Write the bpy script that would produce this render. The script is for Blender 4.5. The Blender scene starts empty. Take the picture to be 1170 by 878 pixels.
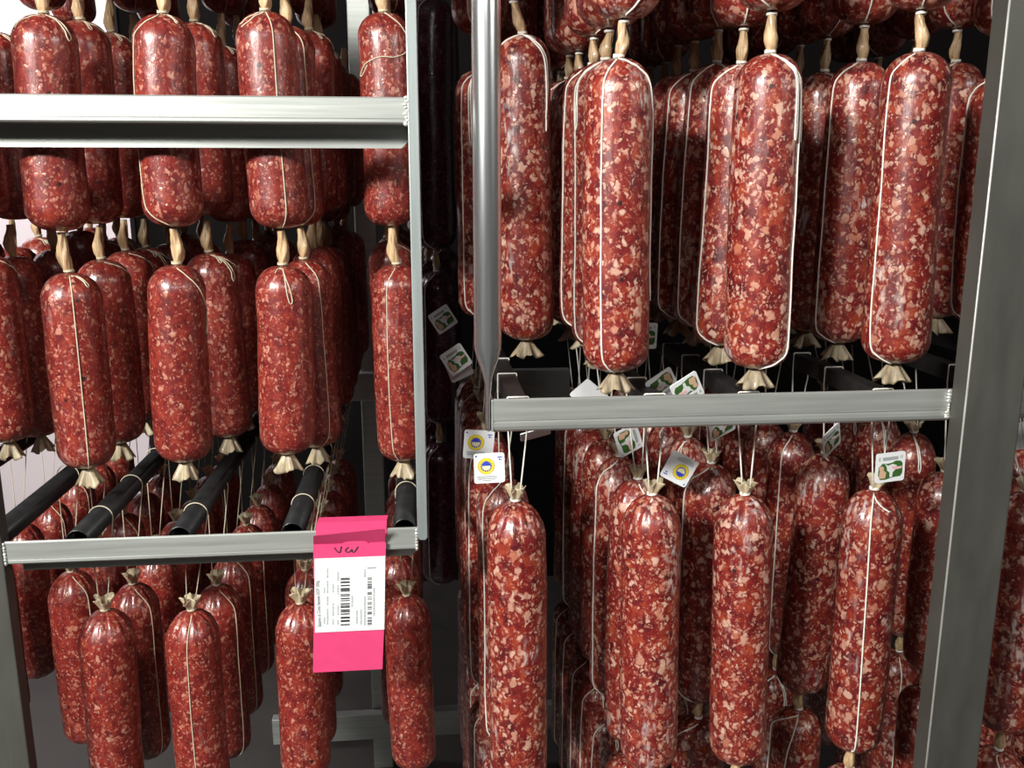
import bpy, bmesh, math, random
from mathutils import Vector, Matrix, noise
PI = math.pi
random.seed(7)
scene = bpy.context.scene
C = bpy.context.collection

# ------------------------------------------------------------------ camera, light, exposure
F_PX, CX, CY = 1044.0, 585.0, 439.0
PITCH, YAW, CAM_Z = math.radians(12.37), math.radians(5.61), 1.50
cam_data = bpy.data.cameras.new('camera')
cam_data.sensor_width = 36.0
cam_data.lens = F_PX / 1170.0 * 36.0
cam_data.clip_start = 0.02
cam = bpy.data.objects.new('camera', cam_data)
C.objects.link(cam)
cam.location = (0, 0, CAM_Z)
cam.rotation_euler = (PI / 2 - PITCH, 0, -YAW)
scene.camera = cam

world = bpy.data.worlds.new('world')
scene.world = world
world.use_nodes = True
world.node_tree.nodes['Background'].inputs[0].default_value = (0.80, 0.88, 0.92, 1)
world.node_tree.nodes['Background'].inputs[1].default_value = 0.01

def area(name, loc, target, size, power, color):
    d = bpy.data.lights.new(name, 'AREA')
    d.shape = 'RECTANGLE'
    d.size, d.size_y = size
    d.energy = power
    d.color = color
    o = bpy.data.objects.new(name, d)
    C.objects.link(o)
    o.location = loc
    o.rotation_euler = (Vector(target) - Vector(loc)).to_track_quat('-Z', 'Y').to_euler()
    return o
area('aisle_light_west', (-1.45, -0.75, 2.40), (-0.05, 1.0, 1.40), (0.8, 0.16), 132, (1.0, 0.985, 0.93))
area('aisle_light_east', (1.85, -0.70, 2.35), (0.2, 1.0, 1.40), (0.9, 0.16), 14, (1.0, 0.985, 0.93))
area('aisle_light_middle', (0.0, -1.5, 2.5), (0.0, 1.0, 1.40), (0.6, 0.16), 8, (1.0, 0.985, 0.93))
area('backdrop_light', (-1.9, 2.65, 2.55), (-1.8, 3.3, 1.4), (0.9, 0.2), 26, (1.0, 0.93, 0.97))  # added lamp that brightens the white panel behind the left rack

vs = scene.view_settings
vs.view_transform = 'Standard'
vs.look = 'None'
vs.gamma = 1.0
vs.use_curve_mapping = False
vs.exposure = 0.0

# ------------------------------------------------------------------ pixel -> place
FWD = Vector((math.sin(YAW) * math.cos(PITCH), math.cos(YAW) * math.cos(PITCH), -math.sin(PITCH)))
RGT = Vector((math.cos(YAW), -math.sin(YAW), 0))
UPV = RGT.cross(FWD)
def at(px, py, Y):
    d = FWD + RGT * ((px - CX) / F_PX) + UPV * (-(py - CY) / F_PX)
    return Vector((0, 0, CAM_Z)) + d * (Y / d.y)

# ------------------------------------------------------------------ materials
def new_mat(name):
    m = bpy.data.materials.new(name)
    m.use_nodes = True
    nt = m.node_tree
    return m, nt, nt.nodes['Principled BSDF']

def flat_mat(name, col, rough=0.5, metal=0.0, var=0.0, scale=40, bump=0.0, coat=0.0, stretch=(1, 1, 1), trans=0.0):
    m, nt, b = new_mat(name)
    b.inputs['Base Color'].default_value = (*col, 1)
    b.inputs['Roughness'].default_value = rough
    b.inputs['Metallic'].default_value = metal
    b.inputs['Coat Weight'].default_value = coat
    if trans:
        b.inputs['Subsurface Weight'].default_value = trans
        b.inputs['Subsurface Scale'].default_value = 0.004
    if var or bump:
        tc = nt.nodes.new('ShaderNodeTexCoord')
        mp = nt.nodes.new('ShaderNodeMapping')
        mp.inputs['Scale'].default_value = stretch
        nt.links.new(tc.outputs['Object'], mp.inputs[0])
        n = nt.nodes.new('ShaderNodeTexNoise')
        n.inputs['Scale'].default_value = scale
        n.inputs['Detail'].default_value = 5
        nt.links.new(mp.outputs[0], n.inputs['Vector'])
        if var:
            r = nt.nodes.new('ShaderNodeMapRange')
            r.inputs[1].default_value, r.inputs[2].default_value = 0.25, 0.75
            r.inputs[3].default_value, r.inputs[4].default_value = 1 - var, 1 + var
            nt.links.new(n.outputs[0], r.inputs[0])
            mx = nt.nodes.new('ShaderNodeMix')
            mx.data_type = 'RGBA'
            mx.blend_type = 'MULTIPLY'
            mx.inputs[0].default_value = 1
            mx.inputs[6].default_value = (*col, 1)
            nt.links.new(r.outputs[0], mx.inputs[7])
            nt.links.new(mx.outputs[2], b.inputs['Base Color'])
            rr = nt.nodes.new('ShaderNodeMapRange')
            rr.inputs[3].default_value, rr.inputs[4].default_value = rough * 0.8, min(1, rough * 1.25)
            nt.links.new(n.outputs[0], rr.inputs[0])
            nt.links.new(rr.outputs[0], b.inputs['Roughness'])
        if bump:
            bp = nt.nodes.new('ShaderNodeBump')
            bp.inputs['Strength'].default_value = bump
            bp.inputs['Distance'].default_value = 0.002
            nt.links.new(n.outputs[0], bp.inputs['Height'])
            nt.links.new(bp.outputs[0], b.inputs['Normal'])
    return m

def salami_mat(name, s_big, big_keep, s_small, small_keep, meat, fats, mold, rough):
    m, nt, b = new_mat(name)
    N, Lk = nt.nodes.new, nt.links.new
    def math_(op, a, bb=None, clamp=False):
        n = N('ShaderNodeMath')
        n.operation = op
        n.use_clamp = clamp
        for i, v in enumerate((a, bb)):
            if v is None:
                continue
            if isinstance(v, (int, float)):
                n.inputs[i].default_value = v
            else:
                Lk(v, n.inputs[i])
        return n.outputs[0]
    def rng(v, a, bb, c, d):
        n = N('ShaderNodeMapRange')
        n.interpolation_type = 'SMOOTHSTEP'
        Lk(v, n.inputs[0])
        for i, q in enumerate((a, bb, c, d)):
            n.inputs[i + 1].default_value = q
        return n.outputs[0]
    def mix(f, a, bb):
        n = N('ShaderNodeMix')
        n.data_type = 'RGBA'
        for i, v in ((0, f), (6, a), (7, bb)):
            if isinstance(v, (int, float)):
                n.inputs[i].default_value = v
            elif isinstance(v, tuple):
                n.inputs[i].default_value = (*v, 1)
            else:
                Lk(v, n.inputs[i])
        return n.outputs[2]
    tc = N('ShaderNodeTexCoord')
    oi = N('ShaderNodeObjectInfo')
    off = N('ShaderNodeVectorMath')
    off.operation = 'SCALE'
    off.inputs[0].default_value = (7.1, 3.7, 5.3)
    Lk(oi.outputs['Random'], off.inputs['Scale'])
    add = N('ShaderNodeVectorMath')
    add.operation = 'ADD'
    Lk(tc.outputs['Object'], add.inputs[0])
    Lk(off.outputs[0], add.inputs[1])
    base = add.outputs[0]
    dn = N('ShaderNodeTexNoise')
    dn.inputs['Scale'].default_value = s_big * 0.9
    dn.inputs['Detail'].default_value = 3
    Lk(base, dn.inputs['Vector'])
    sub = N('ShaderNodeVectorMath')
    sub.operation = 'SUBTRACT'
    Lk(dn.outputs['Color'], sub.inputs[0])
    sub.inputs[1].default_value = (0.5, 0.5, 0.5)
    sc = N('ShaderNodeVectorMath')
    sc.operation = 'SCALE'
    Lk(sub.outputs[0], sc.inputs[0])
    sc.inputs['Scale'].default_value = 1.75 / s_big
    ad2 = N('ShaderNodeVectorMath')
    ad2.operation = 'ADD'
    Lk(base, ad2.inputs[0])
    Lk(sc.outputs[0], ad2.inputs[1])
    mp = N('ShaderNodeMapping')
    mp.inputs['Scale'].default_value = (1, 1, 0.78)
    Lk(ad2.outputs[0], mp.inputs[0])
    P = mp.outputs[0]
    def chunks(scale, keep, seed_off):
        v = N('ShaderNodeTexVoronoi')
        v.inputs['Scale'].default_value = scale
        mpp = N('ShaderNodeMapping')
        mpp.inputs['Location'].default_value = (seed_off, seed_off * 1.7, 0)
        Lk(P, mpp.inputs[0])
        Lk(mpp.outputs[0], v.inputs['Vector'])
        s = N('ShaderNodeSeparateColor')
        Lk(v.outputs['Color'], s.inputs[0])
        lim = rng(s.outputs[1], 0, 1, 0.30, 0.62)
        d = math_('SUBTRACT', v.outputs['Distance'], lim)
        body = rng(d, -0.22, 0.10, 1, 0)
        on = math_('GREATER_THAN', s.outputs[0], 1 - keep)
        return math_('MULTIPLY', body, on), s.outputs[2]
    m1, t1 = chunks(s_big, big_keep, 0.0)
    m2, t2 = chunks(s_small, small_keep, 0.31)
    m3, t3 = chunks(s_small * 1.9, small_keep * 0.8, 0.77)
    # meat
    mn = N('ShaderNodeTexNoise')
    mn.inputs['Scale'].default_value = s_big * 0.55
    mn.inputs['Detail'].default_value = 4
    mn.inputs['Roughness'].default_value = 0.65
    Lk(P, mn.inputs['Vector'])
    rp = N('ShaderNodeValToRGB')
    el = rp.color_ramp.elements
    el[0].position, el[0].color = 0.33, (*meat[0], 1)
    el[1].position, el[1].color = 0.68, (*meat[2], 1)
    e = el.new(0.50)
    e.color = (*meat[1], 1)
    Lk(mn.outputs[0], rp.inputs[0])
    col = rp.outputs[0]
    fat3 = mix(t3, fats[1], fats[2])
    col = mix(math_('MULTIPLY', m3, 0.55), col, fat3)
    fat2 = mix(t2, fats[0], fats[1])
    col = mix(math_('MULTIPLY', m2, 0.72), col, fat2)
    fat1 = mix(t1, fats[0], fats[2])
    col = mix(math_('MULTIPLY', m1, 0.80), col, fat1)
    # peppercorns
    pv = N('ShaderNodeTexVoronoi')
    pv.inputs['Scale'].default_value = 26
    Lk(base, pv.inputs['Vector'])
    col = mix(rng(pv.outputs['Distance'], 0.055, 0.085, 0.9, 0.0), col, (0.012, 0.008, 0.008))
    # dried bloom on the casing, in vertical streaks
    bm_ = N('ShaderNodeMapping')
    bm_.inputs['Scale'].default_value = (1, 1, 0.33)
    Lk(base, bm_.inputs[0])
    bn = N('ShaderNodeTexNoise')
    bn.inputs['Scale'].default_value = 26
    bn.inputs['Detail'].default_value = 2
    Lk(bm_.outputs[0], bn.inputs['Vector'])
    bf = N('ShaderNodeTexNoise')
    bf.inputs['Scale'].default_value = 190
    bf.inputs['Detail'].default_value = 4
    Lk(bm_.outputs[0], bf.inputs['Vector'])
    bloom = math_('MULTIPLY', rng(bn.outputs[0], 0.57, 0.70, 0, 1), rng(bf.outputs[0], 0.46, 0.66, 0, 1))
    bloom = math_('MULTIPLY', bloom, mold)
    col = mix(bloom, col, (0.62, 0.55, 0.53))
    hv = N('ShaderNodeHueSaturation')
    r2 = math_('FRACT', math_('MULTIPLY', oi.outputs['Random'], 17.3))
    Lk(rng(r2, 0, 1, 0.93, 1.07), hv.inputs['Value'])
    Lk(col, hv.inputs['Color'])
    Lk(hv.outputs[0], b.inputs['Base Color'])
    # wrinkled casing
    wm = N('ShaderNodeMapping')
    wm.inputs['Scale'].default_value = (1, 1, 0.30)
    Lk(base, wm.inputs[0])
    wn = N('ShaderNodeTexNoise')
    wn.inputs['Scale'].default_value = 150
    wn.inputs['Detail'].default_value = 3
    Lk(wm.outputs[0], wn.inputs['Vector'])
    h = math_('ADD', wn.outputs[0], math_('MULTIPLY', m1, 0.35))
    bp = N('ShaderNodeBump')
    bp.inputs['Strength'].default_value = 0.42
    bp.inputs['Distance'].default_value = 0.0016
    Lk(h, bp.inputs['Height'])
    Lk(bp.outputs[0], b.inputs['Normal'])
    Lk(bp.outputs[0], b.inputs['Coat Normal'])
    b.inputs['Roughness'].default_value = rough
    b.inputs['Coat Weight'].default_value = 0.55
    b.inputs['Coat Roughness'].default_value = 0.20
    return m

M = {}
M['coarse'] = salami_mat('coarse_salami', 118, 0.33, 215, 0.40,
    ((0.066, 0.006, 0.009), (0.168, 0.013, 0.012), (0.30, 0.045, 0.020)),
    ((0.64, 0.43, 0.33), (0.50, 0.22, 0.145), (0.43, 0.145, 0.085)), 0.75, 0.36)
M['fine'] = salami_mat('fine_salami', 185, 0.20, 340, 0.34,
    ((0.084, 0.007, 0.008), (0.168, 0.0145, 0.012), (0.25, 0.032, 0.018)),
    ((0.50, 0.25, 0.175), (0.36, 0.11, 0.07), (0.33, 0.08, 0.05)), 0.12, 0.36)
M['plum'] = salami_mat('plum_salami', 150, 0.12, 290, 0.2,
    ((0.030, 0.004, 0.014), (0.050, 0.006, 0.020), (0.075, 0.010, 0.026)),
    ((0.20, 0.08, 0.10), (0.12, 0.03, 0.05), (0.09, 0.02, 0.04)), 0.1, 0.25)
M['steel'] = flat_mat('brushed_steel', (0.41, 0.43, 0.41), 0.42, 0.55, 0.14, 30, 0.05, stretch=(0.25, 1, 6))
M['steel_mid'] = flat_mat('grey_steel', (0.34, 0.38, 0.38), 0.42, 0.5, 0.14, 30, 0.05, stretch=(6, 1, 0.25))
M['steel_polished'] = flat_mat('polished_steel', (0.70, 0.73, 0.74), 0.24, 0.95, 0.05, 30, 0.02, stretch=(6, 6, 0.2))
M['steel_dark'] = flat_mat('dull_steel', (0.078, 0.077, 0.068), 0.5, 0.35, 0.18, 14, 0.05, stretch=(3, 1, 0.8))
M['steel_edge'] = flat_mat('pale_steel_edge', (0.5, 0.5, 0.47), 0.4, 0.5, 0.1, 60)
M['weld'] = flat_mat('weld_bead', (0.72, 0.72, 0.68), 0.35, 0.7, 0.2, 300, 0.6)
M['black'] = flat_mat('black_plastic_pipe', (0.012, 0.012, 0.013), 0.32, 0, 0.3, 60, 0.05)
M['black_matt'] = flat_mat('black_painted_bar', (0.016, 0.015, 0.015), 0.5, 0, 0.3, 50, 0.08)
M['pipe_end'] = flat_mat('black_pipe_inside', (0.004, 0.004, 0.004), 0.9)
M['twine_white'] = flat_mat('white_twine', (0.80, 0.77, 0.70), 0.8, 0, 0.12, 600, 0.3)
M['twine_tan'] = flat_mat('natural_twine', (0.52, 0.46, 0.34), 0.8, 0, 0.15, 600, 0.3)
M['neck'] = flat_mat('twisted_casing', (0.50, 0.34, 0.19), 0.42, 0, 0.42, 420, 0.7, 0.3, stretch=(1, 1, 0.12), trans=0.2)
M['tail'] = flat_mat('dry_casing_end', (0.42, 0.335, 0.22), 0.5, 0, 0.32, 150, 0.5, 0.1, stretch=(1, 1, 0.3), trans=0.2)
M['tail_tan'] = flat_mat('tan_casing_end', (0.31, 0.245, 0.16), 0.5, 0, 0.35, 150, 0.5, 0.1, stretch=(1, 1, 0.3), trans=0.1)
M['pink'] = flat_mat('pink_card', (0.66, 0.048, 0.165), 0.6, 0, 0.03, 80)
M['paper'] = flat_mat('white_paper', (0.72, 0.75, 0.735), 0.6, 0, 0.02, 60)
M['ink'] = flat_mat('black_ink', (0.02, 0.02, 0.03), 0.7)
M['ink_grey'] = flat_mat('grey_print', (0.13, 0.14, 0.15), 0.7)
M['ink_faint'] = flat_mat('faint_print', (0.36, 0.39, 0.40), 0.7)
M['tag'] = flat_mat('white_tag_plastic', (0.84, 0.86, 0.88), 0.35, 0, 0.02, 80, coat=0.3)
M['yellow'] = flat_mat('yellow_seal', (0.86, 0.68, 0.03), 0.5, 0, 0.03, 80)
M['orange'] = flat_mat('ochre_seal_edge', (0.52, 0.33, 0.03), 0.5)
M['cream'] = flat_mat('cream_seal', (0.84, 0.78, 0.48), 0.5)
M['blue'] = flat_mat('blue_seal', (0.035, 0.06, 0.50), 0.5)
M['green'] = flat_mat('green_print', (0.045, 0.13, 0.025), 0.5, 0, 0.25, 200)
M['rose'] = flat_mat('rose_print', (0.80, 0.50, 0.50), 0.5)
M['tan'] = flat_mat('tan_print', (0.66, 0.42, 0.28), 0.5)
M['wall_white'] = flat_mat('white_wall_panel', (0.80, 0.72, 0.75), 0.6, 0, 0.03, 3)
M['wall_grey'] = flat_mat('grey_wall_panel', (0.10, 0.095, 0.095), 0.7, 0, 0.06, 3)
M['wall_shade'] = flat_mat('shade_wall_panel', (0.007, 0.006, 0.006), 0.9, 0, 0.1, 3)  # near-black colour puts the deep shade of the gaps into the wall
M['wall_shade'].node_tree.nodes['Principled BSDF'].inputs['Specular IOR Level'].default_value = 0.1
M['wall_front'] = flat_mat('aisle_wall_panel', (0.22, 0.21, 0.20), 0.7, 0, 0.05, 3)
M['floor'] = flat_mat('resin_floor', (0.05, 0.045, 0.042), 0.5, 0, 0.15, 8, 0.1)

# ------------------------------------------------------------------ mesh helpers
def mesh_from(name, verts, faces, mat, smooth=True):
    me = bpy.data.meshes.new(name)
    me.from_pydata([tuple(v) for v in verts], [], faces)
    if smooth:
        me.polygons.foreach_set('use_smooth', [True] * len(me.polygons))
    for m in (mat if isinstance(mat, (list, tuple)) else [mat]):
        me.materials.append(m)
    me.update()
    return me
def obj(name, me, parent=None):
    o = bpy.data.objects.new(name, me)
    C.objects.link(o)
    if parent is not None:
        o.parent = parent
    return o
def empty(name, loc=(0, 0, 0)):
    o = bpy.data.objects.new(name, None)
    o.empty_display_size = 0.02
    C.objects.link(o)
    o.location = loc
    return o
def tag(o, label, cat, group=None):
    o['label'] = label
    o['category'] = cat
    if group:
        o['group'] = group
    return o
def struct(name, me):
    o = obj(name, me)
    o['kind'] = 'structure'
    return o
def copy_tree(o, parent=None):
    c = o.copy()
    C.objects.link(c)
    if parent is not None:
        c.parent = parent
    for ch in list(o.children):
        copy_tree(ch, c)
    return c

class MB:
    def __init__(self):
        self.v, self.f = [], []
    def add(self, v, f):
        n = len(self.v)
        self.v += [Vector(q) for q in v]
        self.f += [tuple(n + i for i in q) for q in f]
        return self
    def box(self, x0, x1, y0, y1, z0, z1):
        v = [(x, y, z) for x in (x0, x1) for y in (y0, y1) for z in (z0, z1)]
        return self.add(v, [(0, 1, 3, 2), (4, 6, 7, 5), (0, 4, 5, 1), (2, 3, 7, 6), (0, 2, 6, 4), (1, 5, 7, 3)])
    def prism_x(self, prof, x0, x1):          # prof: list of (y, z), counter-clockwise seen from +x
        n = len(prof)
        v = [(x0, y, z) for y, z in prof] + [(x1, y, z) for y, z in prof]
        f = [(i, (i + 1) % n, n + (i + 1) % n, n + i) for i in range(n)]
        return self.add(v, f + [tuple(range(n))[::-1], tuple(range(n, 2 * n))])
    def prism_y(self, prof, y0, y1):          # prof: list of (x, z)
        n = len(prof)
        v = [(x, y0, z) for x, z in prof] + [(x, y1, z) for x, z in prof]
        f = [(i, (i + 1) % n, n + (i + 1) % n, n + i) for i in range(n)]
        return self.add(v, f + [tuple(range(n))[::-1], tuple(range(n, 2 * n))])
    def rings(self, rings, cap=True):
        n = len(rings[0])
        v = [p for r in rings for p in r]
        f = []
        for k in range(len(rings) - 1):
            for i in range(n):
                j = (i + 1) % n
                f.append((k * n + i, k * n + j, (k + 1) * n + j, (k + 1) * n + i))
        if cap:
            f.append(tuple(range(n))[::-1])
            f.append(tuple((len(rings) - 1) * n + i for i in range(n)))
        return self.add(v, f)
    def tube(self, pts, r, n=6):
        pts = [Vector(p) for p in pts]
        rings = []
        prev = None
        for i, p in enumerate(pts):
            t = pts[min(i + 1, len(pts) - 1)] - pts[max(i - 1, 0)]
            t = t.normalized() if t.length > 1e-9 else Vector((0, 0, 1))
            if prev is None:
                a = t.orthogonal().normalized()
            else:
                a = prev - t * prev.dot(t)
                a = a.normalized() if a.length > 1e-6 else t.orthogonal().normalized()
            prev = a
            b = t.cross(a)
            rr = r[i] if isinstance(r, (list, tuple)) else r
            rings.append([p + (a * math.cos(2 * PI * k / n) + b * math.sin(2 * PI * k / n)) * rr for k in range(n)])
        return self.rings(rings)
    def blob(self, c, r, seed=0, n=8):
        c = Vector(c)
        rings = []
        for i in range(1, n):
            th = PI * i / n
            ring = []
            for k in range(n + 2):
                ph = 2 * PI * k / (n + 2)
                d = Vector((math.sin(th) * math.cos(ph), math.sin(th) * math.sin(ph), -math.cos(th)))
                q = 1 + 0.3 * noise.noise(d * 1.7 + Vector((seed * 3.1, seed, 0)))
                ring.append(c + Vector((d.x * r[0], d.y * r[1], d.z * r[2])) * q)
            rings.append(ring)
        return self.rings(rings)
    def mesh(self, name, mat, smooth=False):
        return mesh_from(name, self.v, self.f, mat, smooth)
    def build(self, name, mat, parent=None, smooth=False, bevel=0.0):
        o = obj(name, self.mesh(name, mat, smooth), parent)
        if bevel:
            md = o.modifiers.new('bevel', 'BEVEL')
            md.width = bevel
            md.segments = 2
            md.limit_method = 'ANGLE'
        return o

def spline(pts, n=6):
    pts = [Vector(p) for p in pts]
    if len(pts) < 3:
        return [pts[0].lerp(pts[-1], k / (n * 2)) for k in range(n * 2 + 1)]
    out = []
    for i in range(len(pts) - 1):
        p0, p1, p2, p3 = pts[max(i - 1, 0)], pts[i], pts[i + 1], pts[min(i + 2, len(pts) - 1)]
        for k in range(n):
            t = k / n
            out.append(0.5 * ((2 * p1) + (p2 - p0) * t + (2 * p0 - 5 * p1 + 4 * p2 - p3) * t * t + (3 * p1 - p0 - 3 * p2 + p3) * t ** 3))
    out.append(pts[-1])
    return out

# ------------------------------------------------------------------ the room
WALL_Y, W_X0, W_X1, CEIL = 3.30, -3.2, 3.2, 2.75
struct('floor', MB().box(W_X0, W_X1, -2.2, WALL_Y, -0.1, 0).mesh('floor', M['floor']))
struct('wall_back', MB().box(W_X0, W_X1, WALL_Y, WALL_Y + 0.1, 0, CEIL).mesh('wall_back', M['wall_shade']))
struct('backdrop_panel_1', MB().box(-2.75, -0.98, WALL_Y - 0.05, WALL_Y - 0.001, 0.30, 2.45).mesh('backdrop_panel_1', M['wall_white']))  # added white panel standing in for the bright background at left
struct('wall_front', MB().box(W_X0, W_X1, -2.3, -2.2, 0, CEIL).mesh('wall_front', M['wall_front']))
struct('wall_left', MB().box(W_X0 - 0.1, W_X0, -2.2, WALL_Y, 0, CEIL).mesh('wall_left', M['wall_grey']))
struct('wall_right', MB().box(W_X1, W_X1 + 0.1, -2.2, WALL_Y, 0, CEIL).mesh('wall_right', M['wall_grey']))
struct('ceiling', MB().box(W_X0, W_X1, -2.2, WALL_Y, CEIL, CEIL + 0.1).mesh('ceiling', M['wall_grey']))

# ------------------------------------------------------------------ salami builder
class Body:
    """The outline of one salami: radius as a function of height and angle (base at z = 0, top at z = L)."""
    def __init__(s, L, R, seed, gathered):
        s.L, s.R, s.seed, s.gathered = L, R, seed, gathered
        q = random.Random(seed)
        s.taper = q.uniform(-0.01, 0.05)
        s.ph = [q.uniform(0, 6.28) for _ in range(6)]
        s.bend = q.uniform(-0.0025, 0.0025)
        s.ht = R * (1.18 if gathered else 0.92)
        s.hb = R * 0.78
        s.np = q.choice((15, 17, 19))
    def rad(s, z, phi):
        L, R = s.L, s.R
        t = z / L
        r = R * (1 + s.taper * (0.5 - t) + 0.012 * math.sin(7 * t + s.ph[0]) + 0.010 * math.sin(2 * phi + s.ph[1] + 2 * t)
                 + 0.008 * math.sin(3 * phi + s.ph[2] + 11 * t) + 0.007 * math.sin(23 * t + s.ph[3] + phi))
        r0 = 0.0042
        if z < s.hb:
            k = 1 - (1 - z / s.hb) ** 2.15
            k = max(k, 0) ** (1 / 2.15)
            r = r0 + (r - r0) * k
            r *= 1 + 0.05 * (1 - z / s.hb) ** 2 * math.sin(11 * phi + s.ph[4])
        if z > L - s.ht:
            w = (L - z) / s.ht
            p = 1.72 if s.gathered else 2.0
            k = max(1 - (1 - w) ** p, 0) ** (1 / p)
            r = r0 + (r - r0) * k
            amp = (0.11 if s.gathered else 0.05) * (1 - w) ** 1.3
            r *= 1 + amp * math.sin(s.np * phi + s.ph[5] + 2 * w) * 0.8 + amp * 0.5 * math.sin((s.np - 6) * phi + s.ph[0])
        return r
    def axis(s, z):
        return Vector((s.bend * math.sin(PI * z / s.L), 0, z))
    def point(s, z, phi, lift=0.0):
        r = s.rad(z, phi) + lift
        return s.axis(z) + Vector((r * math.cos(phi), r * math.sin(phi), 0))
    def mesh(s, mat, seg=52):
        zs = [s.hb * (1 - math.cos(PI / 2 * i / 9)) for i in range(9)]
        nm = 18
        zs += [s.hb + (s.L - s.ht - s.hb) * i / nm for i in range(nm)]
        zs += [s.L - s.ht * (1 - math.sin(PI / 2 * i / 12)) for i in range(13)]
        rings = [[s.point(z, 2 * PI * k / seg) for k in range(seg)] for z in zs]
        return MB().rings(rings).mesh('meat_body', mat, True)

def neck_mesh(p0, p1, r, seed):
    """Twisted empty casing between two links, from p0 (on the salami below) to p1 (under the one above)."""
    q = random.Random(seed)
    p0, p1 = Vector(p0), Vector(p1)
    n, seg = 22, 20
    prof = [0.62, 0.8, 1.0, 1.12, 1.18, 1.1, 1.0, 0.9, 0.8, 0.72, 0.66]
    kink = Vector((q.uniform(-1, 1), q.uniform(-1, 1), 0)) * 0.0022
    tw = q.choice((-1, 1)) * q.uniform(2.2, 3.4)
    rings = []
    for i in range(n + 1):
        t = i / n
        a = t * (len(prof) - 1)
        k = min(int(a), len(prof) - 2)
        rr = r * (prof[k] + (prof[k + 1] - prof[k]) * (a - k))
        c = p0.lerp(p1, t) + kink * math.sin(PI * t * 1.4)
        rings.append([c + Vector((math.cos(f), math.sin(f), 0)) * rr * (1 + 0.13 * math.cos(3 * f + tw * t * 3) + 0.09 * math.cos(7 * f + tw * t * 4))
                      for f in [2 * PI * j / seg for j in range(seg)]])
    return MB().rings(rings).mesh('casing_neck', M['neck'], True)

def fan_mesh(name, z0, h, r_in, r_out, seed, up, mat, lean=(0, 0), flare=1.6):
    """Pleated loose casing end: a fluted trumpet opening downwards (tail) or upwards (tuft)."""
    q = random.Random(seed)
    seg, n = 48, 9
    np_ = q.choice((5, 6, 7))
    ph = q.uniform(0, 6.28)
    outer, inner = [], []
    for i in range(n + 1):
        t = i / n
        r = r_in + (r_out - r_in) * t ** flare
        amp = 0.30 * t
        ro, ri = [], []
        for j in range(seg):
            f = 2 * PI * j / seg
            m = 1 + amp * math.cos(np_ * f + ph) + 0.12 * t * math.cos(2 * f + ph * 2) + 0.08 * t * math.cos(13 * f)
            zz = z0 + (h * t * (1 + 0.16 * t * math.cos((np_ - 2) * f + ph) + 0.05 * t * math.cos(11 * f + ph))) * (1 if up else -1)
            off = Vector((lean[0], lean[1], 0)) * t
            ro.append(Vector((r * m * math.cos(f), r * m * math.sin(f), zz)) + off)
            k = max(r * m - 0.0006, 0.0004)
            ri.append(Vector((k * math.cos(f), k * math.sin(f), zz)) + off)
        outer.append(ro)
        inner.append(ri)
    return MB().rings(outer + inner[::-1], cap=False).mesh(name, mat, True)

def ring_pts(c, r, n=16, turns=1.0, rise=0.0):
    c = Vector(c)
    return [c + Vector((r * math.cos(2 * PI * turns * k / (n * turns)), r * math.sin(2 * PI * turns * k / (n * turns)), rise * k / (n * turns))) for k in range(int(n * turns) + 1)]

KIND = {  # look, radius of twine, twine, neck radius
    'fine': ('fine', 0.00065, 'twine_tan', 0.0056),
    'plum': ('plum', 0.00095, 'twine_white', 0.0056),
    'coarse': ('coarse', 0.00095, 'twine_white', 0.0056)}

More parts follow.
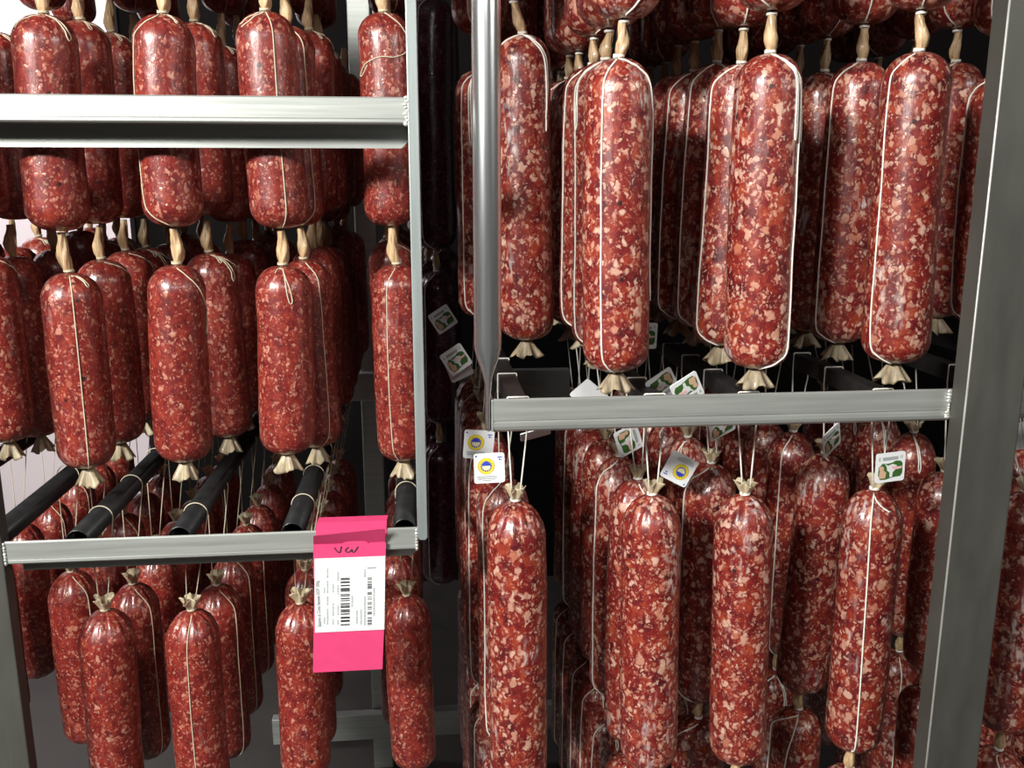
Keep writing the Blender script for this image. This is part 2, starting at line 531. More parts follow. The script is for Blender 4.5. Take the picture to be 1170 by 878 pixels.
def salami(look, p_top, p_bot, R, seed, top, tail, paths, stick=None, neck_to=None, tuft_lean=(0, 0)):
    """One salami as a thing with its parts. top: 'neck' or 'tuft'. paths: twine runs as (u, metres below the top),
    u from -1 to 1 across the side that faces the aisle."""
    mat, tr, tw, nr = KIND[look]
    axis = (p_top - p_bot)
    L = axis.length
    root = empty('salami', p_bot)
    q = Vector((0, 0, 1)).rotation_difference(axis.normalized())
    root.rotation_euler = q.to_euler()
    mw = Matrix.Translation(p_bot) @ q.to_matrix().to_4x4()
    inv = mw.inverted()
    b = Body(L, R, seed, top == 'tuft')
    obj('meat_body', b.mesh(M[mat]), root)
    face = math.atan2(-p_bot.y, -p_bot.x)
    def sp(u, d):
        z = min(max(L - d, 0.0), L)
        u = max(-1.35, min(1.35, u))
        a = math.asin(max(-1, min(1, u))) if abs(u) <= 1 else math.copysign(PI / 2 + (abs(u) - 1), u)
        return b.point(z, face + a, tr * 0.75)
    mb = MB()
    zk = L + 0.001
    mb.tube(ring_pts((0, 0, zk), 0.0050, 14, 2.6, 0.0026), tr * 1.25)
    for path in paths:
        pts = []
        for (u, d) in path:
            pts.append((u, d))
        # resample in (u, d), then lay on the surface
        uv = spline([Vector((u, d * 10, 0)) for u, d in pts], 8)
        mb.tube([sp(v.x, v.y / 10) for v in uv], tr)
    mb.build('twine', M[tw], root, True)
    if top == 'neck':
        p1 = inv @ neck_to if neck_to is not None else Vector((0, 0, L + 0.042))
        obj('casing_neck', neck_mesh((0, 0, L - 0.001), p1 - Vector((0, 0, 0.0015)), nr, seed), root)
        if look == 'coarse':
            MB().tube(ring_pts(p1 - Vector((0, 0, 0.0035)), 0.0046, 14, 2, 0.002), 0.0012).build('knot', M['twine_white'], root, True)
    else:
        obj('casing_tuft', fan_mesh('casing_tuft', L - 0.001, 0.017, 0.0040, 0.0105, seed, True, M['tail'], tuft_lean, 1.2), root)
        if stick is not None:
            kind_, sx, sz, sr = stick      # bar shape, x, z of its centre, half width
            mb = MB()
            g = sr + tr * 1.2
            y = p_bot.y
            k = p_top + Vector((0, 0, 0.003))
            s1, s2 = Vector((-0.004, -0.004, 0)), Vector((0.004, -0.004, 0))
            if kind_ == 'round':
                arc = [Vector((sx - g * math.cos(a), y, sz + g * math.sin(a))) for a in [PI * i / 14 for i in range(15)]]
            else:
                arc = [Vector((sx + a * g, y, sz + c * g)) for a, c in ((-1, -1), (-1, 0), (-1, 0.96), (-0.94, 1), (0, 1), (0.94, 1), (1, 0.96), (1, 0), (1, -1))]
            pts = [k + s1] + [(k + s1).lerp(arc[0], t) for t in (0.33, 0.66)] + arc + [arc[-1].lerp(k + s2, t) for t in (0.33, 0.66)] + [k + s2]
            mb.tube([inv @ p for p in pts], tr)
            mb.build('hanging_string', M[tw], root, True)
    if tail:
        rr, hh = tail
        obj('casing_tail', fan_mesh('casing_tail', 0.0015, hh, 0.0042, rr, seed + 5, False, M['tail' if look == 'fine' else 'tail_tan'], (0, 0), 0.9), root)
        MB().tube(ring_pts((0, 0, -0.0035), 0.0052, 14, 2, 0.002), tr * 1.2).build('knot', M[tw], root, True)
    return root

WORDS = ['front', 'second', 'third', 'fourth', 'fifth', 'sixth', 'seventh', 'eighth', 'ninth', 'tenth']
rnd_t = random.Random(5)
def place_copy(src, dx, dy, dz, label, group, spin=None):
    c = copy_tree(src)
    c.location = src.location + Vector((dx, dy, dz))
    if rnd_t.random() < 0.6:                  # not every salami turns its twine to the aisle
        for ch in list(c.children):
            if ch.name.split('.')[0] == 'twine':
                bpy.data.objects.remove(ch)
    if spin:
        c.rotation_euler.rotate_axis('Z', spin)
    return tag(c, label, 'salami', group)

# twine habits -------------------------------------------------------
def full(u, L, hook=True):                    # from the top knot straight down the side to the bottom knot
    return [(u * 0.25, 0.002), (u * 0.85, 0.016), (u, 0.045), (u, L * 0.5), (u * 0.98, L - 0.035), (u * 0.75, L - 0.010), (u * 0.2, L - 0.001)]
def bight(u, d, w=0.10):                      # a loose loop hanging over the shoulder
    h = min(0.03, d * 0.6)
    return [(u * 0.2, 0.002), (u * 0.75, 0.35 * h), (u, h), (u + w * 0.1, d * 0.84), (u + w * 0.55, d), (u + w, d * 0.86), (u + w * 0.75, h * 1.1), (u * 0.85 + w * 0.4, 0.4 * h), (u * 0.25, 0.002)]
def crown(seed):                              # turns of twine lying round the shoulder
    q = random.Random(seed)
    s = q.choice((-1, 1))
    return [(-0.2 * s, 0.002), (-0.7 * s, 0.006), (-0.95 * s, 0.014), (-1.0 * s, 0.022)]

# ------------------------------------------------------------------ steel racks
YL = 0.95                                     # front of the left rack
zt_top, zt_low = at(200, 108.5, YL).z, at(200, 613, YL).z
x_post = at(463.5, 60, YL).x
xl_post = at(3, 622, YL).x
TH = 0.0255
def left_rail(parent, zt, x0, x1):
    mb = MB()
    b = 0.0015
    mb.prism_x([(YL + b, zt), (YL, zt - b), (YL, zt - TH * 0.80), (YL + 0.0006, zt - TH * 0.82), (YL, zt - TH * 0.84), (YL, zt - TH + b), (YL + b, zt - TH), (YL + 0.024, zt - TH), (YL + 0.024, zt - TH + 0.0022), (YL + 0.0026, zt - TH + 0.0022), (YL + 0.0026, zt)], x0, x1)
    t = mb.build('rail', M['steel'], parent)
    # angle iron behind it: ledge and hanging lip, front corners clipped
    mb = MB()
    ya, yb = YL + 0.0245, YL + 0.0375
    mb.box(x0, x1, ya, yb + 0.003, zt - TH + 0.0005, zt - TH + 0.0035)
    zl, zb_ = zt - TH + 0.0005, zt - TH - 0.0225
    mb.prism_y([(x0, zl), (x0, zb_), (x1 - 0.008, zb_), (x1, zb_ + 0.008), (x1, zl)], yb, yb + 0.003)
    mb.build('angle_ledge', M['steel'], parent)
rackL = tag(empty('steel_rack', (0, YL, 0)), 'pale steel rack with two rails and a thin upright, holding a pink card', 'rack')
def at_root(o, root):                         # parts are modelled in world place; keep them there under their thing
    o.matrix_parent_inverse = Matrix.Translation(-Vector(root.location))
    return o
def rack_part(root, fn):
    before = set(root.children)
    fn()
    for ch in root.children:
        if ch not in before:
            at_root(ch, root)
def _left():
    left_rail(rackL, zt_top, -1.05, x_post + 0.001)
    left_rail(rackL, zt_low, xl_post + 0.001, x_post + 0.001)
    zt, zb_ = 2.35, zt_low - TH * 0.55
    x0, x1 = x_post + 0.0005, x_post + 0.0115
    MB().prism_y([(x0, zt), (x0, zb_ + 0.003), (x0 + 0.003, zb_), (x1 - 0.002, zb_), (x1, zb_ + 0.003), (x1, zt)], YL - 0.003, YL + 0.030).build('thin_post', M['steel_mid'], rackL, bevel=0.001)
    xl = xl_post
    MB().box(xl - 0.020, xl, YL - 0.003, YL + 0.016, 0, 2.35).build('corner_post', M['steel_dark'], rackL, bevel=0.0015)
    MB().box(xl - 0.075, xl - 0.0205, YL + 0.004, YL + 0.03, 0, zt_low - 0.10).build('corner_panel', M['steel_dark'], rackL, bevel=0.001)
    def welds(pieces):
        for p in pieces:
            m_ = MB()
            for c_, r_, s_ in p:
                m_.blob(c_, r_, s_)
            m_.build('weld_bead', M['weld'], rackL, True)
    mb = MB()
    p1, p2, p3 = [], [], []
    for i in range(9):
        z = zt_top - 0.001 - i * 0.0031
        p1.append(((x_post - 0.0005 + 0.0012 * math.sin(i * 2.1), YL - 0.001, z), (0.0026, 0.0022, 0.0024), i))
    for i in range(7):
        p2.append(((x_post - 0.0005, YL - 0.001, zt_low - 0.003 - i * 0.0035), (0.0018, 0.0016, 0.0026), i + 20))
        p3.append(((xl + 0.0008, YL - 0.0005, zt_low - 0.003 - i * 0.0035), (0.0018, 0.0016, 0.0026), i + 40))
    welds((p1, p2, p3))
rack_part(rackL, _left)

YP, YR = 0.86, 0.888                          # front of the wide post, front of the right rack's rail
rackR = tag(empty('steel_rack', (0.3, YR, 0)), 'steel rack with a wide dull post, a round pole and one cross rail', 'rack')
zr = at(800, 451.5, YR).z
x_pole = at(556.5, 250, YR + 0.012).x
xr0 = at(564, 475, YR).x
xp0, xp1 = at(1101, 480, YP).x, at(1166, 480, YP).x
def _right():
    H, D = 0.0345, 0.028
    pr = [(YR + 0.0015, zr), (YR, zr - 0.0015), (YR, zr - 0.0220), (YR + 0.0011, zr - 0.0226), (YR + 0.0011, zr - 0.0238), (YR + 0.0001, zr - 0.0246), (YR + 0.0001, zr - 0.0285),
          (YR + 0.0012, zr - 0.0320), (YR + 0.0040, zr - H), (YR + D, zr - H), (YR + D, zr - H + 0.0025), (YR + 0.0036, zr - H + 0.0025), (YR + 0.0036, zr)]
    MB().prism_x(pr, xr0, xp1 + 0.5).build('cross_rail', M['steel'], rackR)
    MB().box(xr0 - 0.0022, xr0, YR - 0.0004, YR + D, zr - H + 0.001, zr - 0.0006).build('rail_end_plate', M['steel'], rackR, bevel=0.0006)
    # wide rectangular post, with a paler strip along its left front edge
    MB().box(xp0, xp1, YP, YP + 0.0265, 0, 2.4).build('wide_post', M['steel_dark'], rackR, bevel=0.002)
    MB().tube([(xp0 + 0.0009, YP + 0.0009, 0), (xp0 + 0.0009, YP + 0.0009, 2.4)], 0.0012).build('pale_edge', M['steel_edge'], rackR, True)
    mb = MB()
    for i in range(4):
        mb.blob((xp0 - 0.0016, YP + 0.0262, zr - 0.002 - i * 0.0034), (0.0030, 0.002, 0.0030), i)
    for i in range(3):
        mb.blob((xp0 - 0.0022, YP + 0.0262, zr - 0.0245 - i * 0.0026), (0.0034, 0.002, 0.0022), i + 9)
    for i in range(4):
        mb.blob((xp0 - 0.0010, YP + 0.0268, zr - 0.014 - i * 0.003), (0.0014, 0.0014, 0.0026), i + 15)
    mb.build('weld_bead', M['weld'], rackR, True)
    # round pole, hammered flat at its foot and welded to the end of the rail
    yc, rr = YR + 0.012, 0.0138
    z1, z2, z3 = at(556, 395, YR).z, at(560, 446, YR).z, zr - H + 0.002
    rings = []
    for z in [2.4, z1 + 0.3, z1 + 0.12, z1] + [z1 + (z2 - z1) * k / 8 for k in range(1, 9)] + [z3 + 0.004, z3]:
        t = min(max((z1 - z) / (z1 - z2), 0), 1)
        t = t * t * (3 - 2 * t)
        hx, hy = rr * (1 - t) + 0.0030 * t, rr * (1 - t) + 0.0135 * t
        cx = x_pole + (xr0 - 0.0050 - x_pole) * t
        rings.append([Vector((cx + hx * math.cos(2 * PI * k / 40), yc + hy * math.sin(2 * PI * k / 40), z)) for k in range(40)])
    MB().rings(rings[::-1]).build('round_pole', M['steel_polished'], rackR, True)
rack_part(rackR, _right)

# ------------------------------------------------------------------ bars the lower salami hang from
GB = 'bars lying across the racks'
def pipe(x, z, r, y0, y1, label):
    t = tag(empty('hanging_bar', (x, y0, z)), label, 'bar', GB)
    n = 28
    ring = lambda y, q: [Vector((q * math.cos(2 * PI * k / n), y, q * math.sin(2 * PI * k / n))) for k in range(n)]
    MB().rings([ring(y1 - y0, r * 0.82), ring(y1 - y0, r), ring(0.0, r), ring(0.0, r * 0.86), ring(0.05, r * 0.84)], cap=False).build('pipe', M['black'], t, True)
    MB().rings([ring(0.05, 0.0002), ring(0.05, r * 0.84)], cap=False).build('pipe_bore', M['pipe_end'], t)
    return t
def square_bar(x, z, h, y0, y1, label):
    t = MB().box(-h, h, 0, y1 - y0, -h, h).build('hanging_bar', M['black_matt'], bevel=0.0015)
    t.location = (x, y0, z)
    return tag(t, label, 'bar', GB)
SR = 0.0128
zsl = zt_low - 0.0065
y_in = YL + 0.0385
bars_l = {}
for key, px, lab in (('Y', -150, 'black round bar entering from the left edge, farthest left above the lower rail'),
                     ('Z', -2, 'black round bar rising from the lower left corner post'),
                     ('A', 98, 'black round bar on the lower rail, second from the left corner post'),
                     ('B', 212, 'black round bar on the lower rail under the salami with twine curl'),
                     ('C', 338, 'black round bar ending just left of the pink card'),
                     ('D', 463, 'black round bar ending between the pink card and thin steel post')):
    x = at(px, 603, y_in).x
    bars_l[key] = x
    pipe(x, zsl, SR, YL + 0.012, 2.05, lab)

# ------------------------------------------------------------------ left rack salami
Y1 = 1.035
LRACK, RRACK = "left rack", "right rack"
LEVEL = {'T0': 'behind top rail', 'T1': 'between both rails', 'T2': 'under lower rail',
         'RT': 'at top edge', 'RU': 'above cross rail', 'RL': 'below cross rail', 'RB': 'lowest level'}
GRP = {'T0': 'salami of the left rack crossed by the top rail', 'T1': 'salami of the left rack between its rails', 'T2': 'salami of the left rack below its lower rail',
       'RT': 'salami of the right rack at the top edge', 'RU': 'salami of the right rack above the cross rail', 'RL': 'salami of the right rack below the cross rail',
       'RB': 'salami of the right rack on the lowest level'}
COLN = {'Y': 'outermost left', 'Z': 'left-edge', 'A': 'first full', 'B': 'second full', 'C': 'third full', 'D': 'thin-post',
        'R1': 'round-pole', 'R2': 'second', 'R3': 'middle', 'R4': 'wide-post', 'R5': 'post-hidden', 'R6': 'outermost right', 'R0': 'rack-gap'}
def deep_label(col, lv, k):
    rack = LRACK if col in 'YZABCD' else RRACK
    if k <= 4:
        return '%s salami back in the %s column, %s, %s' % (WORDS[k], COLN[col], rack, LEVEL[lv])
    return 'dim salami deep in the %s column, %s, %s' % (COLN[col], rack, LEVEL[lv])

seed_n = [100]
def nxt():
    seed_n[0] += 1
    return seed_n[0]
def one(look, lv, t, b, Y, R, label, top='neck', tail=None, paths=(), stick=None, neck_to=None, Yb=None, tuft_lean=(0, 0)):
    pt, pb = at(t[0], t[1], Y), at(b[0], b[1], Yb or Y)
    s = salami(look, pt, pb, R, nxt(), top, tail, [p(((pt - pb).length)) if callable(p) else p for p in paths], stick, neck_to, tuft_lean)
    tag(s, label, 'salami', GRP[lv])
    return s
def V(u):
    return lambda L: full(u, L)

TAIL_L, TAIL_R = (0.0135, 0.021), (0.0175, 0.021)
S = {}
RLF = 0.0312
# --- front row
def chain_l(col, t0, b0, t1, b1, Y, R, lab0, lab1, p0, p1):
    S[col, 'T0'] = one('fine', 'T0', t0, b0, Y, R, lab0, 'neck', None, p0)
    S[col, 'T1'] = one('fine', 'T1', t1, b1, Y, R, lab1, 'neck', TAIL_L, p1, neck_to=at(b0[0], b0[1], Y))
chain_l('A', (50, 17), (68, 264), (79, 312), (101, 533), Y1, RLF,
        'red salami with a small twine loop, front of first full column behind the top rail',
        'red salami with one twine line down its middle, leftmost front one between the rails',
        [[(-0.2, 0.002), (-0.75, 0.006), (-0.95, 0.016)], bight(0.62, 0.026, 0.14)],
        [V(0.02), bight(0.55, 0.014, 0.12)])
chain_l('B', (186, 17), (200, 259), (202, 303), (212, 526), Y1, RLF,
        'red salami with shiny shoulder and twine at its left edge behind the top rail',
        'red salami with a long twine curl hanging on its right shoulder, between the rails',
        [V(-0.93), bight(0.5, 0.010, 0.1)],
        [[(0, 0.002), (0.35, 0.008), (0.72, 0.022), (0.97, 0.045), (1.02, 0.060), (0.97, 0.074), (1.04, 0.078), (1.10, 0.072), (1.04, 0.060)]])
chain_l('C', (303, 14), (322, 261), (323, 304), (329, 517), Y1, RLF,
        'red salami with dark peppercorn and centred twine line, third column behind the top rail',
        'red salami with a short hanging twine loop at its top, above the pink card',
        [V(0.22), [(-0.1, 0.002), (-0.6, 0.005), (-0.93, 0.014)], [(-0.1, 0.003), (-0.5, 0.008), (-0.8, 0.018)]],
        [[(0, 0.002), (0.05, 0.012), (0.10, 0.028), (0.18, 0.038), (0.27, 0.036), (0.2, 0.022), (0.08, 0.010), (0, 0.002)], [(0, 0.002), (-0.35, 0.002), (-0.4, 0.006)]])
chain_l('D', (438, 15), (446, 258), (453, 303), (461, 525), 1.09, 0.0300,
        'red salami with an S-shaped twine curl across its shoulder, beside the thin steel post',
        'red salami with a pale square fat cube, beside the thin steel post between rails',
        [[(0.1, 0.001), (0.55, 0.012), (0.82, 0.028), (0.74, 0.043), (0.3, 0.050), (-0.2, 0.050), (-0.75, 0.056), (-0.95, 0.066), (-0.9, 0.068), (-0.7, 0.058)]],
        [V(-0.40)])
def stick_l(c):
    return ('round', bars_l[c], zsl, SR)
S['A', 'T2'] = one('fine', 'T2', (120, 698), (137, 918), Y1, RLF, 'red salami with a ragged top knot, leftmost front one below the lower rail', 'tuft', None, [], stick_l('A'))
S['B', 'T2'] = one('fine', 'T2', (219, 698), (236, 912), Y1, RLF, 'red salami with a twine line down its left side, below the lower rail', 'tuft', None, [V(-0.25)], stick_l('B'))
S['C', 'T2'] = one('fine', 'T2', (343, 690), (351, 884), Y1 + 0.02, 0.0302, 'red salami partly hidden by the pink card, below the lower rail', 'tuft', None, [], stick_l('C'))
S['D', 'T2'] = one('fine', 'T2', (465, 681), (474, 874), 1.09, 0.0298, 'red salami hanging just right of the pink card, below the lower rail', 'tuft', None, [], stick_l('D'))

# --- the rows behind: (column, depths, where the second one really hangs)
prot = {}
def px_of(col, lv):
    return S[col, lv].location
# extra prototypes with other twine, seen in the second row
S['A2', 'T1'] = one('fine', 'T1', (116, 297), (138, 505), 1.150, RLF, deep_label('A', 'T1', 1), 'neck', TAIL_L, [crown(3)])
S['B2', 'T1'] = one('fine', 'T1', (239, 289), (262, 498), 1.190, RLF, deep_label('B', 'T1', 1), 'neck', TAIL_L, [crown(1), bight(0.75, 0.036, 0.12), bight(0.4, 0.012, 0.15)])
S['C2', 'T1'] = one('fine', 'T1', (347, 297), (363, 509), 1.130, RLF, deep_label('C', 'T1', 1), 'neck', TAIL_L, [V(0.5)])
S['D2', 'T1'] = one('fine', 'T1', (447, 276), (456, 500), 1.200, 0.0305, deep_label('D', 'T1', 1), 'neck', TAIL_L, [crown(2)])
S['A2', 'T0'] = one('fine', 'T0', (92, 24), (110, 256), 1.150, RLF, deep_label('A', 'T0', 1), 'neck', None, [crown(4), bight(0.3, 0.012, 0.15)])
S['B2', 'T0'] = one('fine', 'T0', (222, 26), (238, 246), 1.190, RLF, deep_label('B', 'T0', 1), 'neck', None, [bight(0.7, 0.018, 0.12), crown(6)])
S['C2', 'T0'] = one('fine', 'T0', (327, 30), (343, 258), 1.130, RLF, deep_label('C', 'T0', 1), 'neck', None, [V(0.62)])
S['D2', 'T0'] = one('fine', 'T0', (442, 34), (449, 246), 1.200, 0.0305, deep_label('D', 'T0', 1), 'neck', None, [bight(1.0, 0.04, 0.1)])
rnd = random.Random(21)
def row(src, col, lv, Ys, k0, x=None, jx=0.006, jz=0.008, spin=True):
    for i, Y in enumerate(Ys):
        xx = (src.location.x if x is None else x) + rnd.uniform(-jx, jx)
        place_copy(src, xx - src.location.x, Y - src.location.y, rnd.uniform(-jz, jz), deep_label(col, lv, k0 + i), GRP[lv], rnd.uniform(0, 6.28) if spin else None)
def chain_row(col, srcs, Ys, k0, x=None):
    for i, Y in enumerate(Ys):
        dx, dz, sp = rnd.uniform(-0.005, 0.005), rnd.uniform(-0.008, 0.008), rnd.uniform(0, 6.28)
        s0, s1 = srcs[i % len(srcs)]
        for s, lv in ((s0, 'T0'), (s1, 'T1')):
            bx = s.location.x if x is None else x
            place_copy(s, bx + dx - s.location.x, Y - s.location.y, dz, deep_label(col, lv, k0 + i), GRP[lv], 0)
src2 = [(S[c + '2', 'T0'], S[c + '2', 'T1']) for c in 'ABCD']
for col, x, Ys, k0 in (('A', None, (1.255, 1.36, 1.46, 1.56, 1.67), 2), ('B', None, (1.30, 1.40, 1.51, 1.61, 1.72), 2),
                       ('C', None, (1.24, 1.35, 1.46, 1.57, 1.68), 2), ('D', None, (1.31, 1.43, 1.55, 1.66), 2)):
    base = S[col + '2', 'T1'].location.x
    chain_row(col, src2, Ys, k0, base)
chain_row('Z', src2, (1.14, 1.24, 1.34, 1.45, 1.55, 1.66), 0, at(3, 430, 1.14).x)
chain_row('Y', src2, (1.035, 1.14, 1.24, 1.34, 1.44, 1.55, 1.66, 1.77), 0, at(-160, 430, 1.03).x)  # front of this column is unseen, added to shade its neighbours

S['A2', 'T2'] = one('fine', 'T2', (152, 668), (170, 862), 1.15, RLF, deep_label('A', 'T2', 1), 'tuft', None, [V(0.6)], stick_l('A'))
S['C2', 'T2'] = one('fine', 'T2', (349, 652), (360, 850), 1.17, 0.0302, deep_label('C', 'T2', 1), 'tuft', None, [], stick_l('C'))
def low_row(col, src, Ys, k0, up=0.0):
    for i, Y in enumerate(Ys):
        place_copy(src, bars_l[col] + (src.location.x - bars_l['A' if src is S['A2', 'T2'] else 'C']) - src.location.x, Y - src.location.y, rnd.uniform(-0.010, 0.006) + up, deep_label(col, 'T2', k0 + i), GRP['T2'])
low_row('A', S['A2', 'T2'], (1.26, 1.37, 1.48, 1.59, 1.70), 2)
low_row('B', S['A2', 'T2'], (1.15, 1.25, 1.36, 1.46, 1.57, 1.68), 1)
low_row('C', S['C2', 'T2'], (1.28, 1.38, 1.49, 1.60, 1.70), 2)
low_row('D', S['C2', 'T2'], (1.20, 1.31, 1.42, 1.53, 1.64), 1)
low_row('Z', S['A2', 'T2'], (1.19, 1.30, 1.41, 1.52, 1.63), 0)
low_row('Y', S['A2', 'T2'], (1.035, 1.14, 1.25, 1.36, 1.47, 1.58, 1.69, 1.80), 0, 0.012)  # nearest ones are unseen, added to shade the rows beside them

# unseen links added up the same chains, above the picture, to shade the rows below
for col in 'ZABCD':
    for i, Y in enumerate((Y1, 1.15, 1.27, 1.39, 1.51)):
        s = S[{'Z': 'A'}.get(col, col), 'T0']
        z = S['A', 'T0'].location.z + 0.282
        x = s.location.x if col != 'Z' else at(3, 430, 1.14).x
        c = copy_tree(S['C', 'T0'])
        c.location = (x, Y, z)
        tag(c, 'unseen salami added above the top edge to shade the left rack', 'salami', 'unseen salami added above the left rack for shade')

# ------------------------------------------------------------------ right rack
RR = 0.0355
Y0 = 0.972
HB = 0.0105
zs_r = at(855, 449.5, 0.97).z - HB
bars_r = {}
for key, px, lab in (('R1', 592, 'black square bar behind the foot of the round steel pole'),
                     ('R2', 748, 'black square bar under the salami second from the round pole'),
                     ('R3', 855, 'black square bar under the middle front salami of the right rack'),
                     ('R4', 1008, 'black square bar under the front salami nearest the wide post'),
                     ('R5', 1164, 'black square bar running behind the wide steel post'),
                     ('R6', 1285, 'black square bar beyond the right edge, past the wide steel post'),):
    x = at(px, 470, 0.97).x
    bars_r[key] = x
    square_bar(x, zs_r, HB, YR + 0.0285, 2.0, lab)
def top_link(key, b, Y, label):               # the link above, of which only the lower end shows
    pb = at(b[0], b[1], Y)
    pt = pb + Vector((0, 0, 0.30))
    s = salami('coarse', pt, pb, 0.0375, nxt(), 'neck', None, [full(rnd.uniform(-0.6, 0.6), 0.30)])
    tag(s, label, 'salami', GRP['RT'])
    S[key, 'RT'] = s
    return pb
def upper(col, key, t, b, link, Y, R, label, toplabel, paths, tail=TAIL_R):
    nk = top_link(key, link, Y, toplabel)
    S[key, 'RU'] = one('coarse', 'RU', t, b, Y, R, label, 'neck', tail, paths, neck_to=nk)
upper('R2', 'R2', (707, 67), (704, 424), (713, 22), Y0, RR, 'front salami with a white twine line left of centre, second from the round pole', 'rounded salami end at top edge above the salami second from the pole',
      [V(-0.42), [(0, 0.001), (0.5, 0.006), (0.85, 0.018), (0.98, 0.05), (1.05, 0.12), (1.1, 0.25)]])
upper('R3', 'R3', (880, 62), (864, 420), (882, 13), Y0, RR, 'front salami with three white twine strands on its right shoulder, right rack middle', 'rounded salami end at top edge above the middle front salami',
      [V(0.93), bight(0.80, 0.088, 0.05), [(0.1, 0.001), (0.5, 0.008), (0.86, 0.028), (0.97, 0.06), (1.0, 0.09)]])
upper('R4', 'R4', (1050, 60), (1021, 414), (1053, 12), Y0, RR, 'front salami with white bloom patches, nearest the wide steel post', 'rounded salami end at top edge next to the wide steel post',
      [V(-0.72)])
upper('R4', 'R4b', (984, 71), (957, 391), (988, 28), 1.09, RR, 'salami with white twine at its left edge, second from the wide post above the rail', 'rounded salami end at top edge, left of the one next to the wide post',
      [V(-0.78)])
upper('R4', 'R4c', (942, 83), (921, 378), (945, 43), 1.20, RR, 'dusty dark salami third in the row running back from the wide post', 'rounded salami end at top edge, third back in the wide-post row',
      [[(0, 0.001), (0.5, 0.008), (0.9, 0.022)]])
upper('R3', 'R3b', (847, 74), (824, 394), (850, 31), 1.06, RR, 'salami with white twine down its left edge, close behind the middle front salami', 'rounded salami end at top edge, second back in the middle row',
      [V(-0.86)])
upper('R3', 'R3c', (819, 73), (799, 374), (821, 33), 1.15, RR, 'third salami back in the right rack middle row, above the cross rail', 'rounded salami end at top edge, third back in the middle row',
      [V(-0.8), bight(0.4, 0.02, 0.12)])
upper('R2', 'R2b', (692, 70), (686, 398), (696, 33), 1.06, RR, 'salami with a twine loop on its left edge, close behind the one second from pole', 'rounded salami end at top edge, second back in the row right of the pole',
      [V(-0.86), bight(-0.9, 0.075, 0.09)])
upper('R2', 'R2c', (677, 76), (672, 378), (679, 42), 1.15, RR, 'third salami back in the row second from the round pole, above the cross rail', 'rounded salami end at top edge, third back in the row right of the pole',
      [V(-0.9)])
upper('R1', 'R1', (597, 40), (602, 388), (587, 0), 1.17, RR, 'large salami half behind the round pole with white twine on its right shoulder', 'salami end at top edge just right of the round pole',
      [[(0, 0.001), (0.4, 0.008), (0.75, 0.03), (0.82, 0.07), (0.80, 0.115)], [(0.05, 0.002), (0.45, 0.006), (0.80, 0.026), (0.86, 0.06), (0.79, 0.10)], [(0, 0.001), (-0.5, 0.004), (-0.9, 0.012)]])
upper('R1', 'R1b', (549, 80), (552, 362), (549, 40), 1.30, RR, 'salami with a white twine bight, just left of the round steel pole', 'salami end at top edge just left of the round pole',
      [V(-0.72), bight(-0.45, 0.10, 0.10)], None)
upper('R5', 'R5', (1092, 72), (1070, 362), (1094, 33), 1.16, RR, 'dark salami with one black peppercorn, beside the wide post behind the bloomed one', 'rounded salami end at top edge, mostly behind the wide post',
      [[(0, 0.001), (-0.5, 0.01), (-0.85, 0.03), (-0.95, 0.08)]])
upper('R5', 'R5b', (1146, 84), (1118, 370), (1150, 42), 1.07, RR, 'salami mostly hidden behind the wide post, its white twine line showing', 'rounded salami end at top edge, hidden behind the wide post',
      [V(-0.93)])
def upper_row(col, src, Ys, k0, x, lv2=True):
    for i, Y in enumerate(Ys):
        dx, dz = rnd.uniform(-0.004, 0.004), rnd.uniform(-0.008, 0.008)
        a, t_ = S[src, 'RU'], S[src, 'RT']
        place_copy(a, x + dx - a.location.x, Y - a.location.y, dz, deep_label(col, 'RU', k0 + i), GRP['RU'])
        place_copy(t_, x + dx - a.location.x, Y - a.location.y, dz, deep_label(col, 'RT', k0 + i), GRP['RT'])
upper_row('R3', 'R3c', (1.235, 1.32, 1.405, 1.49, 1.58), 3, S['R3c', 'RU'].location.x)
upper_row('R2', 'R2c', (1.24, 1.33, 1.42, 1.51), 3, S['R2c', 'RU'].location.x)
upper_row('R4', 'R4c', (1.29, 1.38, 1.47, 1.56), 3, S['R4c', 'RU'].location.x)
upper_row('R5', 'R5', (1.26, 1.36, 1.46), 2, S['R5', 'RU'].location.x)
upper_row('R1', 'R1b', (1.40, 1.50, 1.60), 2, S['R1', 'RU'].location.x)
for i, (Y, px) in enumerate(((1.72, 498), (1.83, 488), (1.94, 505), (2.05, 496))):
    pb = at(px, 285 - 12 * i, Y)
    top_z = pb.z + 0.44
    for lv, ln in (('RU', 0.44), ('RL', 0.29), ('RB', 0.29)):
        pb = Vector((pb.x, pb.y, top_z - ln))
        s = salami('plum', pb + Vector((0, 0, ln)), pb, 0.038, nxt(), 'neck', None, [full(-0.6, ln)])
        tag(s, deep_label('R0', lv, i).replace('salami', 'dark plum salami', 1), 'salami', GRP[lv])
        top_z = pb.z - 0.042
